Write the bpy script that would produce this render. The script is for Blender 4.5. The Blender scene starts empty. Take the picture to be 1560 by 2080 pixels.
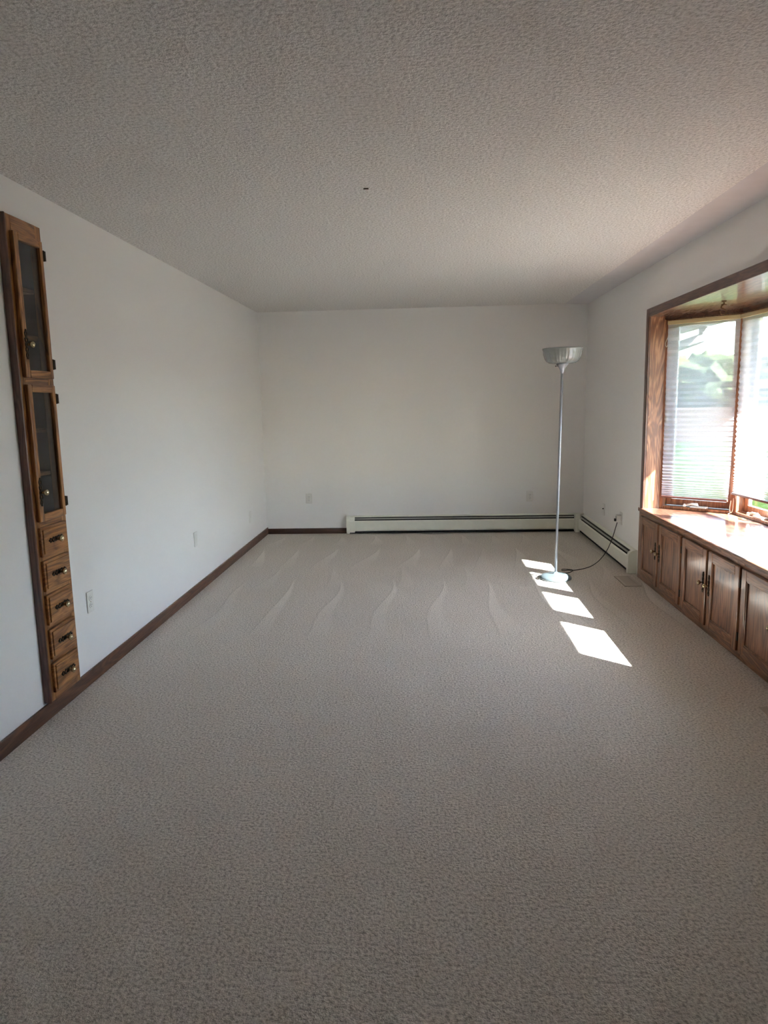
import bpy, bmesh, math, random
from mathutils import Matrix, Vector

SC = bpy.context.scene
COL = SC.collection
# ------------------------------------------------------------------ camera
W, L, H = 3.53, 7.776, 2.44            # room: left wall x=0, right wall x=W, far wall y=L
cam_d = bpy.data.cameras.new('camera'); cam = bpy.data.objects.new('camera', cam_d); COL.objects.link(cam)
cam_d.sensor_fit = 'HORIZONTAL'; cam_d.sensor_width = 36.0; cam_d.lens = 36.0 * 1429.4 / 1560.0
cam_d.clip_start = 0.05; cam_d.clip_end = 1000
_r = Vector((0.9982457, 0.0554204, -0.0208349)); _d = Vector((-0.0120897, -0.1536867, -0.9880457)); _f = Vector((-0.0579599, 0.9865642, -0.1527471))
cam.matrix_world = Matrix(((_r.x, -_d.x, -_f.x, 1.7879), (_r.y, -_d.y, -_f.y, 0.0), (_r.z, -_d.z, -_f.z, 1.4410), (0, 0, 0, 1)))
SC.camera = cam
# ------------------------------------------------------------------ world, sun, exposure
world = bpy.data.worlds.new('sky'); SC.world = world; world.use_nodes = True
wn = world.node_tree; sky = wn.nodes.new('ShaderNodeTexSky'); sky.sky_type = 'NISHITA'; sky.sun_disc = False
sky.sun_elevation = math.radians(35.6); sky.sun_rotation = math.radians(131.2); sky.air_density = 1.0; sky.dust_density = 0.5; sky.ozone_density = 1.0
wn.nodes['Background'].inputs['Strength'].default_value = 0.095
wn.links.new(sky.outputs[0], wn.nodes['Background'].inputs['Color'])
sun_d = bpy.data.lights.new('sun', 'SUN'); sun_d.energy = 6.0; sun_d.angle = math.radians(0.53); sun_d.color = (1.0, 0.985, 0.97)
sun = bpy.data.objects.new('sun', sun_d); COL.objects.link(sun)
SUN = Vector((-1.05, 0.92, -1.0)).normalized()
sun.rotation_euler = SUN.to_track_quat('-Z', 'Y').to_euler(); sun.location = (9, -4, 8)
vs = SC.view_settings; vs.view_transform = 'Standard'; vs.look = 'None'; vs.gamma = 1.0; vs.use_curve_mapping = False; vs.exposure = 4.72
cy = SC.cycles
cy.use_denoising = True; cy.max_bounces = 9; cy.diffuse_bounces = 6; cy.use_light_tree = True; cy.glossy_bounces = 4; cy.transmission_bounces = 4; cy.transparent_max_bounces = 16
cy.sample_clamp_indirect = 0.45; cy.blur_glossy = 1.0
cy.use_adaptive_sampling = True; cy.adaptive_threshold = 0.06; cy.adaptive_min_samples = 20

# ------------------------------------------------------------------ material helpers
def new_mat(name, diffuse=False):
    m = bpy.data.materials.new(name); m.use_nodes = True
    nt = m.node_tree; b = nt.nodes['Principled BSDF']
    if diffuse:
        nt.nodes.remove(b); b = nt.nodes.new('ShaderNodeBsdfDiffuse'); nt.links.new(b.outputs[0], nt.nodes['Material Output'].inputs[0])
    return m, nt, b
class NT:
    def __init__(s, nt): s.nt = nt
    def node(s, t, **kw):
        n = s.nt.nodes.new(t)
        for k, v in kw.items(): setattr(n, k, v)
        return n
    def put(s, sock, v):
        if isinstance(v, bpy.types.NodeSocket): s.nt.links.new(v, sock)
        elif v is not None: sock.default_value = v
    def m(s, op, a, b=None, c=None, clamp=False):
        n = s.node('ShaderNodeMath', operation=op, use_clamp=clamp)
        s.put(n.inputs[0], a); s.put(n.inputs[1], b)
        if c is not None: s.put(n.inputs[2], c)
        return n.outputs[0]
    def coords(s, scale=(1, 1, 1), loc=(0, 0, 0), rot=(0, 0, 0)):
        t = s.node('ShaderNodeTexCoord'); mp = s.node('ShaderNodeMapping')
        mp.inputs['Scale'].default_value = scale; mp.inputs['Location'].default_value = loc; mp.inputs['Rotation'].default_value = rot
        s.nt.links.new(t.outputs['Object'], mp.inputs['Vector']); return mp.outputs[0]
    def noise(s, vec, scale=5, detail=3, rough=0.5, dist=0.0):
        n = s.node('ShaderNodeTexNoise'); s.put(n.inputs['Vector'], vec)
        n.inputs['Scale'].default_value = scale; n.inputs['Detail'].default_value = detail; n.inputs['Roughness'].default_value = rough; n.inputs['Distortion'].default_value = dist
        return n.outputs['Fac']
    def ramp(s, fac, stops):
        n = s.node('ShaderNodeValToRGB'); s.put(n.inputs[0], fac); e = n.color_ramp.elements
        while len(e) < len(stops): e.new(0.5)
        for el, (p, c) in zip(e, stops): el.position = p; el.color = (c[0], c[1], c[2], 1)
        return n.outputs[0]
    def mix(s, fac, a, b, mode='MIX'):
        n = s.node('ShaderNodeMix', data_type='RGBA', blend_type=mode)
        s.put(n.inputs[0], fac); s.put(n.inputs[6], a if isinstance(a, bpy.types.NodeSocket) else (*a, 1)); s.put(n.inputs[7], b if isinstance(b, bpy.types.NodeSocket) else (*b, 1))
        return n.outputs[2]
    def bump(s, h, strength=0.3, dist=0.01, normal=None):
        n = s.node('ShaderNodeBump'); n.inputs['Strength'].default_value = strength; n.inputs['Distance'].default_value = dist
        s.put(n.inputs['Height'], h)
        if normal is not None: s.put(n.inputs['Normal'], normal)
        return n.outputs[0]
def srgb(r, g, b):
    f = lambda c: (c / 255 / 12.92) if c / 255 <= 0.04045 else ((c / 255 + 0.055) / 1.055) ** 2.4
    return (f(r), f(g), f(b))
def plain(name, col, rough=0.5, metal=0.0, coat=0.0, bump=None):
    m, nt, b = new_mat(name); b.inputs['Roughness'].default_value = rough; b.inputs['Metallic'].default_value = metal; b.inputs['Coat Weight'].default_value = coat
    n = NT(nt); v = n.noise(n.coords(), 12, 2)
    nt.links.new(n.mix(v, tuple(c * 0.94 for c in col), tuple(min(1, c * 1.06) for c in col)), b.inputs['Base Color'])
    if bump: nt.links.new(n.bump(n.noise(n.coords(), bump[0], 2), bump[1], 0.002), b.inputs['Normal'])
    return m
def wood(name, dark, mid, light, axis='Z', rough=0.35, coat=0.3, coat_rough=0.15, cath=1.0, loc=(0, 0, 0)):
    m, nt, b = new_mat(name); n = NT(nt); k = 'XYZ'.index(axis)
    def sc(a, c): v = [c, c, c]; v[k] = a; return tuple(v)
    big = n.noise(n.coords(sc(1.1, 9), loc), 1.0, 3, 0.55, 0.8)           # broad figure
    ring = n.m('FRACT', n.m('MULTIPLY', big, 9.0 * cath))
    ring = n.m('ABSOLUTE', n.m('SUBTRACT', n.m('MULTIPLY', ring, 2.0), 1.0))
    fine = n.noise(n.coords(sc(5, 160), loc), 1.0, 3, 0.6)
    pore = n.noise(n.coords(sc(9, 420), loc), 1.0, 1, 0.5)
    f = n.m('ADD', n.m('MULTIPLY', ring, 0.42), n.m('MULTIPLY', fine, 0.58))
    c = n.ramp(f, [(0.18, dark), (0.45, mid), (0.78, light)])
    pm = n.m('MULTIPLY', n.m('LESS_THAN', pore, 0.41), 0.45)
    c = n.mix(pm, c, tuple(x * 0.6 for x in dark))
    nt.links.new(c, b.inputs['Base Color'])
    b.inputs['Roughness'].default_value = rough; b.inputs['Coat Weight'].default_value = coat; b.inputs['Coat Roughness'].default_value = coat_rough
    nt.links.new(n.bump(n.m('ADD', fine, n.m('MULTIPLY', pm, -0.8)), 0.18, 0.002), b.inputs['Normal'])
    return m

# ------------------------------------------------------------------ materials
OAK_D, OAK_M, OAK_L = srgb(84, 48, 20), srgb(148, 97, 50), srgb(188, 132, 76)
BEN_D, BEN_M, BEN_L = srgb(70, 40, 26), srgb(124, 80, 54), srgb(162, 114, 82)
M = {}
for ax in 'XYZ':
    M['oak' + ax] = wood('cabinet_oak_' + ax, OAK_D, OAK_M, OAK_L, ax)
    M['ben' + ax] = wood('bench_oak_' + ax, BEN_D, BEN_M, BEN_L, ax, 0.3, 0.5, 0.12)
M['base'] = wood('baseboard_wood', srgb(56, 32, 20), srgb(92, 58, 38), srgb(118, 78, 52), 'Y', 0.4, 0.3)
M['baseX'] = wood('baseboard_wood_x', srgb(40, 22, 16), srgb(62, 36, 27), srgb(78, 50, 38), 'X', 0.4, 0.3)
M['trim'] = wood('casing_wood', srgb(56, 32, 24), srgb(92, 58, 46), srgb(112, 76, 60), 'Z', 0.35, 0.4)
M['trimY'] = wood('casing_wood_y', srgb(56, 32, 24), srgb(92, 58, 46), srgb(112, 76, 60), 'Y', 0.35, 0.4)
M['jamb'] = wood('jamb_plywood', srgb(96, 58, 36), srgb(124, 78, 50), srgb(186, 136, 98), 'Z', 0.4, 0.4, 0.2, 1.3)
M['seat'] = wood('seat_wood', srgb(84, 52, 40), srgb(140, 96, 76), srgb(174, 130, 106), 'Y', 0.28, 1.0, 0.1)
M['head'] = wood('head_board_wood', srgb(96, 66, 48), srgb(130, 94, 72), srgb(158, 122, 96), 'Y', 0.3, 1.0, 0.06)
M['sash'] = wood('sash_wood', srgb(92, 54, 36), srgb(140, 90, 62), srgb(168, 116, 82), 'Z', 0.4, 0.3)

def wall_mat():
    m, nt, b = new_mat('painted_wall', True); n = NT(nt)
    v = n.noise(n.coords(), 1.2, 3); nt.links.new(n.mix(v, (0.81, 0.795, 0.775), (0.85, 0.835, 0.815)), b.inputs['Color'])
    nt.links.new(n.bump(n.noise(n.coords(), 220, 1, 0.6), 0.08, 0.002), b.inputs['Normal']); return m
M['wall'] = wall_mat()
def ceil_mat():
    m, nt, b = new_mat('popcorn_ceiling', True); n = NT(nt); co = n.coords()
    a = n.noise(co, 75, 2, 0.65)
    c = n.ramp(a, [(0.34, (0.58, 0.565, 0.545)), (0.50, (0.76, 0.745, 0.725)), (0.68, (0.86, 0.845, 0.825))])
    nt.links.new(c, b.inputs['Color'])
    nt.links.new(n.bump(a, 0.75, 0.012), b.inputs['Normal']); return m
M['ceil'] = ceil_mat()
def carpet_mat():
    m, nt, b = new_mat('beige_carpet', True); n = NT(nt); co = n.coords()
    sep = n.node('ShaderNodeSeparateXYZ'); nt.links.new(co, sep.inputs[0]); x, y = sep.outputs[0], sep.outputs[1]
    clump = n.noise(co, 95, 3, 0.7); pile = n.noise(co, 320, 1, 0.6); broad = n.noise(co, 1.6, 1, 0.5)
    scuff = n.noise(n.coords((2.2, 14, 1), rot=(0, 0, 0.12)), 1.0, 3, 0.65, 0.6)
    wob = n.m('MULTIPLY', n.m('SUBTRACT', n.noise(co, 0.9, 0), 0.5), 0.30)
    mark = None; edge = None
    # wedges left in the nap by the vacuum: apex at y0, base at y1
    for (y0, y1, sp, off, wd, amp) in ((7.62, 7.02, 0.33, 0.05, 0.5, 0.7), (6.95, 6.0, 0.36, 0.21, 0.5, 0.9), (5.75, 4.05, 0.40, 0.30, 0.42, 1.0), (6.2, 5.3, 0.55, 0.0, 0.3, 0.5)):
        t = n.m('DIVIDE', n.m('SUBTRACT', y0, y), y0 - y1)
        inside = n.m('MULTIPLY', n.m('GREATER_THAN', t, 0.0), n.m('LESS_THAN', t, n.m('ADD', 0.9, wob)))
        bend = n.m('MULTIPLY', n.m('MULTIPLY', t, t), 0.10)
        arg = n.m('DIVIDE', n.m('ADD', n.m('ADD', x, off + 5), n.m('ADD', bend, wob)), sp); u = n.m('FRACT', arg)
        rnd = n.m('FRACT', n.m('ABSOLUTE', n.m('MULTIPLY', n.m('SINE', n.m('MULTIPLY', n.m('FLOOR', arg), 12.9898)), 43.758)))
        fade = n.m('MULTIPLY', n.m('SUBTRACT', n.m('MULTIPLY', t, wd), u), 18.0, clamp=True)
        fade = n.m('MULTIPLY', fade, n.m('MULTIPLY', n.m('SUBTRACT', 1.0, n.m('MULTIPLY', t, 0.98), clamp=True), n.m('ADD', 0.35, rnd)))
        w = n.m('MULTIPLY', n.m('MULTIPLY', fade, inside), amp)
        e = n.m('MULTIPLY', n.m('MULTIPLY', n.m('GREATER_THAN', u, 0.965), inside), n.m('MULTIPLY', amp, n.m('GREATER_THAN', t, 0.15)))
        mark = w if mark is None else n.m('MAXIMUM', mark, w); edge = e if edge is None else n.m('MAXIMUM', edge, e)
    c = n.ramp(clump, [(0.34, (0.36, 0.320, 0.278)), (0.5, (0.75, 0.690, 0.620)), (0.66, (0.95, 0.895, 0.82))])
    c = n.mix(n.m('MULTIPLY', pile, 0.35), c, (0.66, 0.605, 0.54))
    c = n.mix(n.m('MULTIPLY', n.m('MULTIPLY', mark, n.m('ADD', 0.35, scuff)), 0.66), c, (0.97, 0.92, 0.85))
    c = n.mix(n.m('MULTIPLY', edge, 0.09), c, (0.16, 0.14, 0.12))
    sf = n.m('MULTIPLY', n.m('SUBTRACT', scuff, 0.5), 0.9)
    c = n.mix(n.m('ADD', 0.0, sf, clamp=True), c, (0.74, 0.68, 0.60))
    c = n.mix(n.m('MULTIPLY', n.m('SUBTRACT', broad, 0.45, clamp=True), 0.5), c, (0.52, 0.46, 0.40))
    nt.links.new(c, b.inputs['Color'])
    h = n.m('ADD', clump, n.m('MULTIPLY', scuff, 0.35))
    nt.links.new(n.bump(h, 0.9, 0.012), b.inputs['Normal']); return m
M['carpet'] = carpet_mat()
M['white'] = plain('white_plastic', (0.74, 0.72, 0.68), 0.35)
M['paintplate'] = plain('painted_plate', (0.76, 0.745, 0.715), 0.5)
M['enamel'] = plain('cream_enamel', (0.80, 0.805, 0.70), 0.35)
M['enamel_grey'] = plain('grey_louver', (0.34, 0.33, 0.30), 0.45)
M['black'] = plain('dark_slot', (0.012, 0.011, 0.010), 0.7)
M['rubber'] = plain('black_cord', (0.016, 0.015, 0.014), 0.5)
M['bronze'] = plain('antique_bronze', (0.035, 0.028, 0.020), 0.45, 0.8, bump=(400, 0.5))
M['brass'] = plain('aged_brass', (0.62, 0.53, 0.34), 0.22, 1.0)
M['silver'] = plain('silver_paint', (0.30, 0.315, 0.35), 0.38, 0.5)
M['lampbase'] = plain('pale_blue_grey_paint', (0.105, 0.135, 0.148), 0.35, 0.1)
M['register'] = plain('beige_register', (0.52, 0.46, 0.39), 0.45)
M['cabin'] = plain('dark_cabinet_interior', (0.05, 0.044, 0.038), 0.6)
M['rail'] = plain('shade_rail_brown', srgb(96, 62, 54), 0.4)
M['headrail'] = plain('shade_headrail_tan', srgb(188, 172, 130), 0.45)
M['cord'] = plain('white_cord', (0.72, 0.68, 0.55), 0.6)
M['soffit'] = plain('white_soffit', (0.62, 0.61, 0.63), 0.6)
M['gutter'] = plain('grey_gutter', (0.16, 0.16, 0.185), 0.4)
M['siding'] = plain('white_siding', (0.6, 0.6, 0.6), 0.6)
M['hookm'] = plain('brown_iron', (0.11, 0.06, 0.03), 0.4, 0.6)

def glass_mat(name, tint, refl):
    m = bpy.data.materials.new(name); m.use_nodes = True; nt = m.node_tree; nt.nodes.clear(); n = NT(nt)
    out = n.node('ShaderNodeOutputMaterial'); mx = n.node('ShaderNodeMixShader'); tr = n.node('ShaderNodeBsdfTransparent'); gl = n.node('ShaderNodeBsdfGlossy'); fr = n.node('ShaderNodeLayerWeight')
    tr.inputs['Color'].default_value = (*tint, 1); gl.inputs['Roughness'].default_value = 0.02
    nt.links.new(n.m('MULTIPLY', n.m('ADD', 0.04, n.m('MULTIPLY', n.m('POWER', fr.outputs['Facing'], 5.0), 0.96)), refl, clamp=True), mx.inputs[0]); nt.links.new(tr.outputs[0], mx.inputs[1]); nt.links.new(gl.outputs[0], mx.inputs[2]); nt.links.new(mx.outputs[0], out.inputs[0])
    return m
M['pane'] = glass_mat('window_glass', (0.92, 0.94, 0.93), 1.0)
M['smoke'] = glass_mat('cabinet_glass', (0.78, 0.78, 0.78), 1.2)
def shade_mat():
    m = bpy.data.materials.new('sheer_pleated_fabric'); m.use_nodes = True; nt = m.node_tree; nt.nodes.clear(); n = NT(nt)
    out = n.node('ShaderNodeOutputMaterial'); mx = n.node('ShaderNodeMixShader'); m2 = n.node('ShaderNodeMixShader')
    tr = n.node('ShaderNodeBsdfTransparent'); df = n.node('ShaderNodeBsdfDiffuse'); tl = n.node('ShaderNodeBsdfTranslucent')
    tr.inputs['Color'].default_value = (0.93, 0.93, 0.95, 1)
    weave = n.noise(n.coords((140, 140, 700)), 1.0, 0)
    col = n.mix(weave, (0.70, 0.67, 0.715), (0.80, 0.77, 0.81))
    nt.links.new(col, df.inputs['Color']); nt.links.new(col, tl.inputs['Color'])
    m2.inputs[0].default_value = 0.62; nt.links.new(df.outputs[0], m2.inputs[1]); nt.links.new(tl.outputs[0], m2.inputs[2])
    nt.links.new(n.m('ADD', 0.48, n.m('MULTIPLY', weave, 0.12)), mx.inputs[0]); nt.links.new(tr.outputs[0], mx.inputs[1]); nt.links.new(m2.outputs[0], mx.inputs[2]); nt.links.new(mx.outputs[0], out.inputs[0])
    return m
M['shade'] = shade_mat()
def bowl_mat():
    m, nt, b = new_mat('grey_glossy_bowl'); n = NT(nt)
    b.inputs['Base Color'].default_value = (0.30, 0.32, 0.31, 1); b.inputs['Roughness'].default_value = 0.14; b.inputs['Coat Weight'].default_value = 0.6
    v = n.noise(n.coords(), 20, 1); nt.links.new(n.mix(v, (0.19, 0.205, 0.20), (0.23, 0.245, 0.24)), b.inputs['Base Color']); return m
M['bowl'] = bowl_mat()
def ground_mat(name, a, b_, scale, bumpd):
    m, nt, b = new_mat(name, True); n = NT(nt); v = n.noise(n.coords(), scale, 3, 0.6)
    nt.links.new(n.ramp(v, [(0.3, a), (0.7, b_)]), b.inputs['Color'])
    nt.links.new(n.bump(v, 0.4, bumpd), b.inputs['Normal']); return m
M['lawn'] = ground_mat('lawn_grass', (0.012, 0.023, 0.007), (0.020, 0.033, 0.011), 1.5, 0.1)
M['field'] = ground_mat('dry_field', (0.025, 0.017, 0.013), (0.035, 0.025, 0.020), 0.3, 0.1)
def tree_mat():
    m, nt, b = new_mat('tree_foliage', True); n = NT(nt)
    v = n.noise(n.coords(), 0.09, 2, 0.6); f = n.noise(n.coords(), 0.7, 4, 0.7)
    c = n.ramp(v, [(0.32, (0.034, 0.048, 0.030)), (0.48, (0.055, 0.072, 0.028)), (0.60, (0.13, 0.13, 0.036)), (0.72, (0.085, 0.062, 0.036))])
    nt.links.new(n.mix(f, c, (0.03, 0.04, 0.025), 'MIX'), b.inputs['Color'])
    nt.links.new(n.bump(f, 1.0, 0.6), b.inputs['Normal']); return m
M['tree'] = tree_mat()
M['duct_shade'] = plain('duct_shade_brown', (0.08, 0.06, 0.045), 0.9)  # flat brown standing in for shade under the register slats

# ------------------------------------------------------------------ mesh helpers
class MB:
    def __init__(s): s.v = []; s.f = []; s.sm = []
    def add(s, vs_, fs, smooth=False):
        o = len(s.v); s.v += [tuple(p) for p in vs_]; s.f += [tuple(i + o for i in f) for f in fs]; s.sm += [smooth] * len(fs); return s
    def box(s, x0, x1, y0, y1, z0, z1):
        v = [(x0, y0, z0), (x1, y0, z0), (x1, y1, z0), (x0, y1, z0), (x0, y0, z1), (x1, y0, z1), (x1, y1, z1), (x0, y1, z1)]
        return s.add(v, [(0, 3, 2, 1), (4, 5, 6, 7), (0, 1, 5, 4), (1, 2, 6, 5), (2, 3, 7, 6), (3, 0, 4, 7)])
    def prism(s, poly, axis, a, b, smooth=False):
        # poly: ccw 2-D points in the plane of the other two axes (order x<y<z without `axis`)
        def P(p, t):
            return {'x': (t, p[0], p[1]), 'y': (p[0], t, p[1]), 'z': (p[0], p[1], t)}[axis]
        n = len(poly); v = [P(p, a) for p in poly] + [P(p, b) for p in poly]
        fl = axis == 'y'
        f = [tuple(range(n))[::(1 if fl else -1)], tuple(range(n, 2 * n))[::(-1 if fl else 1)]]
        s.add(v, f); o = len(s.v) - 2 * n
        for i in range(n):
            j = (i + 1) % n; q = (o + i, o + j, o + n + j, o + n + i); s.f.append(q[::-1] if fl else q); s.sm.append(smooth)
        return s
    def lathe(s, prof, c=(0, 0, 0), seg=24, axis='z', smooth=True):
        v = []; f = []
        for (r, h) in prof:
            for k in range(seg):
                a = 2 * math.pi * k / seg; p = (r * math.cos(a), r * math.sin(a))
                q = {'z': (p[0], p[1], h), 'x': (h, p[0], p[1]), 'y': (p[1], h, p[0])}[axis]
                v.append((c[0] + q[0], c[1] + q[1], c[2] + q[2]))
        for i in range(len(prof) - 1):
            for k in range(seg):
                k2 = (k + 1) % seg; f.append((i * seg + k, i * seg + k2, (i + 1) * seg + k2, (i + 1) * seg + k))
        s.add(v, f, smooth); o = len(s.v) - len(v)
        if prof[0][0] > 1e-5: s.f.append(tuple(o + k for k in range(seg))[::-1]); s.sm.append(False)
        if prof[-1][0] > 1e-5: s.f.append(tuple(o + (len(prof) - 1) * seg + k for k in range(seg))); s.sm.append(False)
        return s
    def tube(s, pts, r, seg=8, closed=False):
        P = [Vector(p) for p in pts]; n = len(P); v = []; f = []; up = None
        for i in range(n):
            if closed: t = P[(i + 1) % n] - P[i - 1]
            else: t = P[min(i + 1, n - 1)] - P[max(i - 1, 0)]
            t.normalize()
            if up is None: up = Vector((0, 0, 1)) if abs(t.z) < 0.9 else Vector((1, 0, 0))
            u = (up - t * up.dot(t)); u = u.normalized() if u.length > 1e-6 else t.orthogonal().normalized(); w = t.cross(u); up = u
            rr = r[i] if isinstance(r, (list, tuple)) else r
            for k in range(seg):
                a = 2 * math.pi * k / seg; v.append(P[i] + (u * math.cos(a) + w * math.sin(a)) * rr)
        for i in range(n if closed else n - 1):
            j = (i + 1) % n
            for k in range(seg):
                k2 = (k + 1) % seg; f.append((i * seg + k, i * seg + k2, j * seg + k2, j * seg + k))
        if not closed: f += [tuple(range(seg))[::-1], tuple(range((n - 1) * seg, n * seg))]
        return s.add(v, f, True)
    def mesh(s, name, mat):
        me = bpy.data.meshes.new(name); me.from_pydata(s.v, [], s.f); me.materials.append(mat)
        me.polygons.foreach_set('use_smooth', s.sm); me.validate(); me.update()
        bm = bmesh.new(); bm.from_mesh(me); bmesh.ops.recalc_face_normals(bm, faces=bm.faces); bm.to_mesh(me); bm.free()
        return me
    def build(s, name, mat, parent=None, bevel=0.0, seg=2, loc=None, kind=None, label=None, cat=None, group=None):
        o = bpy.data.objects.new(name, s.mesh(name, mat)); COL.objects.link(o)
        return finish(o, parent, bevel, seg, loc, kind, label, cat, group)
def finish(o, parent=None, bevel=0.0, seg=2, loc=None, kind=None, label=None, cat=None, group=None):
    if parent is not None: o.parent = parent
    if loc is not None: o.location = loc
    if bevel > 0:
        b = o.modifiers.new('bevel', 'BEVEL'); b.width = bevel; b.segments = seg; b.limit_method = 'ANGLE'; b.angle_limit = math.radians(35)
    if kind: o['kind'] = kind
    if label: o['label'] = label
    if cat: o['category'] = cat
    if group: o['group'] = group
    return o
def inst(me, name, parent, loc=(0, 0, 0), rot=(0, 0, 0), label=None):
    o = bpy.data.objects.new(name, me); COL.objects.link(o); o.parent = parent; o.location = loc; o.rotation_euler = rot
    if label: o['label'] = label
    return o
def thing(name, label, cat, loc=(0, 0, 0), rotz=0.0, group=None, kind=None):
    o = bpy.data.objects.new(name, None); COL.objects.link(o); o.empty_display_size = 0.1; o.location = loc; o.rotation_euler = (0, 0, rotz)
    if label: o['label'] = label
    if cat: o['category'] = cat
    if group: o['group'] = group
    if kind: o['kind'] = kind
    return o
def bez(pts, n=12):
    P = [Vector(p) for p in pts]; out = []
    for i in range(len(P) - 1):
        p0, p1, p2, p3 = P[max(i - 1, 0)], P[i], P[i + 1], P[min(i + 2, len(P) - 1)]
        for k in range(n):
            t = k / n; out.append(0.5 * ((2 * p1) + (p2 - p0) * t + (2 * p0 - 5 * p1 + 4 * p2 - p3) * t * t + (3 * p1 - p0 - 3 * p2 + p3) * t ** 3))
    out.append(P[-1]); return out

# ------------------------------------------------------------------ the bow window plan
BOW = [(3.64, 5.634), (4.07, 5.285), (4.10, 4.665), (4.10, 4.035), (4.07, 3.400), (3.64, 2.976)]
BY0, BY1 = 2.976, 5.634                # opening in the right wall
ZS, ZH = 0.574, 2.05                   # seat and head board
def bow_offset(d):
    out = []
    n = len(BOW)
    nor = []
    for i in range(n - 1):
        dx, dy = BOW[i + 1][0] - BOW[i][0], BOW[i + 1][1] - BOW[i][1]; l = math.hypot(dx, dy); nor.append((-dy / l, dx / l))
    for i in range(n):
        if i == 0: out.append((BOW[0][0] + d * nor[0][0], BOW[0][1] + d * nor[0][1]))
        elif i == n - 1: out.append((BOW[i][0] + d * nor[-1][0], BOW[i][1] + d * nor[-1][1]))
        else:
            a, b = nor[i - 1], nor[i]; k = d / (1 + a[0] * b[0] + a[1] * b[1]); out.append((BOW[i][0] + k * (a[0] + b[0]), BOW[i][1] + k * (a[1] + b[1])))
    return out

# ------------------------------------------------------------------ room shell
YB = -3.2                               # wall behind the camera
MB().box(-0.02, W + 0.02, YB, L + 0.02, -0.15, 0.0).build('floor', M['carpet'], kind='structure', label='beige carpeted floor with vacuum marks')
MB().box(-0.14, W + 0.14, YB - 0.12, L + 0.14, H, H + 0.15).build('ceiling', M['ceil'], kind='structure', label='white popcorn textured ceiling')
CY0, CY1, CZ0, CZ1 = 3.03, 3.315, 0.085, 2.272   # built-in cabinet outline on the left wall
o_y0, o_y1, o_z0, o_z1 = CY0 + 0.012, CY1 - 0.012, CZ0 + 0.01, CZ1 - 0.012
wl = MB(); wl.box(-0.12, 0, YB, o_y0, 0, H).box(-0.12, 0, o_y1, L, 0, H).box(-0.12, 0, o_y0, o_y1, 0, o_z0).box(-0.12, 0, o_y0, o_y1, o_z1, H)
wl.build('wall_left', M['wall'], kind='structure', label='plain white left wall')
MB().box(-0.12, W + 0.12, L, L + 0.12, -0.15, H).build('wall_back', M['wall'], kind='structure', label='plain white far wall')
MB().box(-0.12, W + 0.12, YB - 0.12, YB, -0.15, H).build('wall_front', M['wall'], kind='structure', label='white wall behind the camera')
wr = MB(); wr.box(W, W + 0.12, YB, BY0 - 0.018, -0.6, H).box(W, W + 0.12, BY1 + 0.018, L, -0.6, H).box(W, W + 0.12, BY0 - 0.018, BY1 + 0.018, ZH + 0.03, H)
wr.build('wall_right', M['wall'], kind='structure', label='white right wall around the bow window')
MB().box(W + 0.0, W + 0.14, L + 0.12, 12.0, -0.6, H).build('wall_exterior', M['siding'], kind='structure', label='outer house wall beyond the room')
# baseboards
MB().box(0.0, 0.013, YB, L, 0.0, 0.076).build('baseboard_left', M['base'], bevel=0.003, kind='structure')
MB().box(0.013, 0.905, L - 0.013, L, 0.0, 0.062).build('baseboard_back', M['baseX'], bevel=0.003, kind='structure')
MB().box(W - 0.013, W, YB, 2.90, 0.0, 0.076).build('baseboard_right', M['base'], bevel=0.003, kind='structure')

# ------------------------------------------------------------------ bow window: casing, jambs, head board, seat
CX = W - 0.018
tr = thing('trim_1', 'dark stained oak casing around the bow window', None, kind='structure')
MB().box(CX, W, BY1, BY1 + 0.064, ZS - 0.03, ZH + 0.062).build('side_casing', M['trim'], tr, bevel=0.004)
MB().box(CX, W, BY0 - 0.064, BY0, ZS - 0.03, ZH + 0.062).build('side_casing', M['trim'], tr, bevel=0.004)
MB().box(CX - 0.001, W, BY0, BY1, ZH, ZH + 0.062).build('head_casing', M['trimY'], tr, bevel=0.004)
off = bow_offset(0.13)
head_poly = [(W - 0.004, BY1 + 0.017), (W - 0.004, BY0 - 0.017)] + [off[5]] + off[4:0:-1] + [off[0]]
MB().prism(head_poly, 'z', ZH, ZH + 0.03).build('trim_2', M['head'], kind='structure', label='varnished wooden board over the bow window recess')
jamb = thing('trim_3', 'wooden side boards lining the bow window recess', None, kind='structure')
MB().box(W + 0.0, 3.66, BY1, BY1 + 0.018, ZS, ZH).build('jamb_board', M['jamb'], jamb)
MB().box(W + 0.0, 3.66, BY0 - 0.018, BY0, ZS, ZH).build('jamb_board', M['jamb'], jamb)
seat_poly = [(W - 0.026, BY1 + 0.0), (W - 0.026, BY0)] + [off[5]] + off[4:0:-1] + [off[0]]
st = thing('window_seat', 'glossy reddish brown wooden seat top filling the bow window', 'window seat', (W - 0.026, BY1, ZS - 0.03))
sm = MB(); q = [(x - st.location.x, y - st.location.y) for x, y in seat_poly]; sm.prism(q, 'z', 0.0, 0.03)
sm.build('seat_board', M['seat'], st, bevel=0.002)
sm = MB().box(-0.006, 0.0, BY0 - BY1 - 0.064, 0.064, 0.002, 0.029); sm.build('front_edge', M['benY'], st, bevel=0.003)
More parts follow.
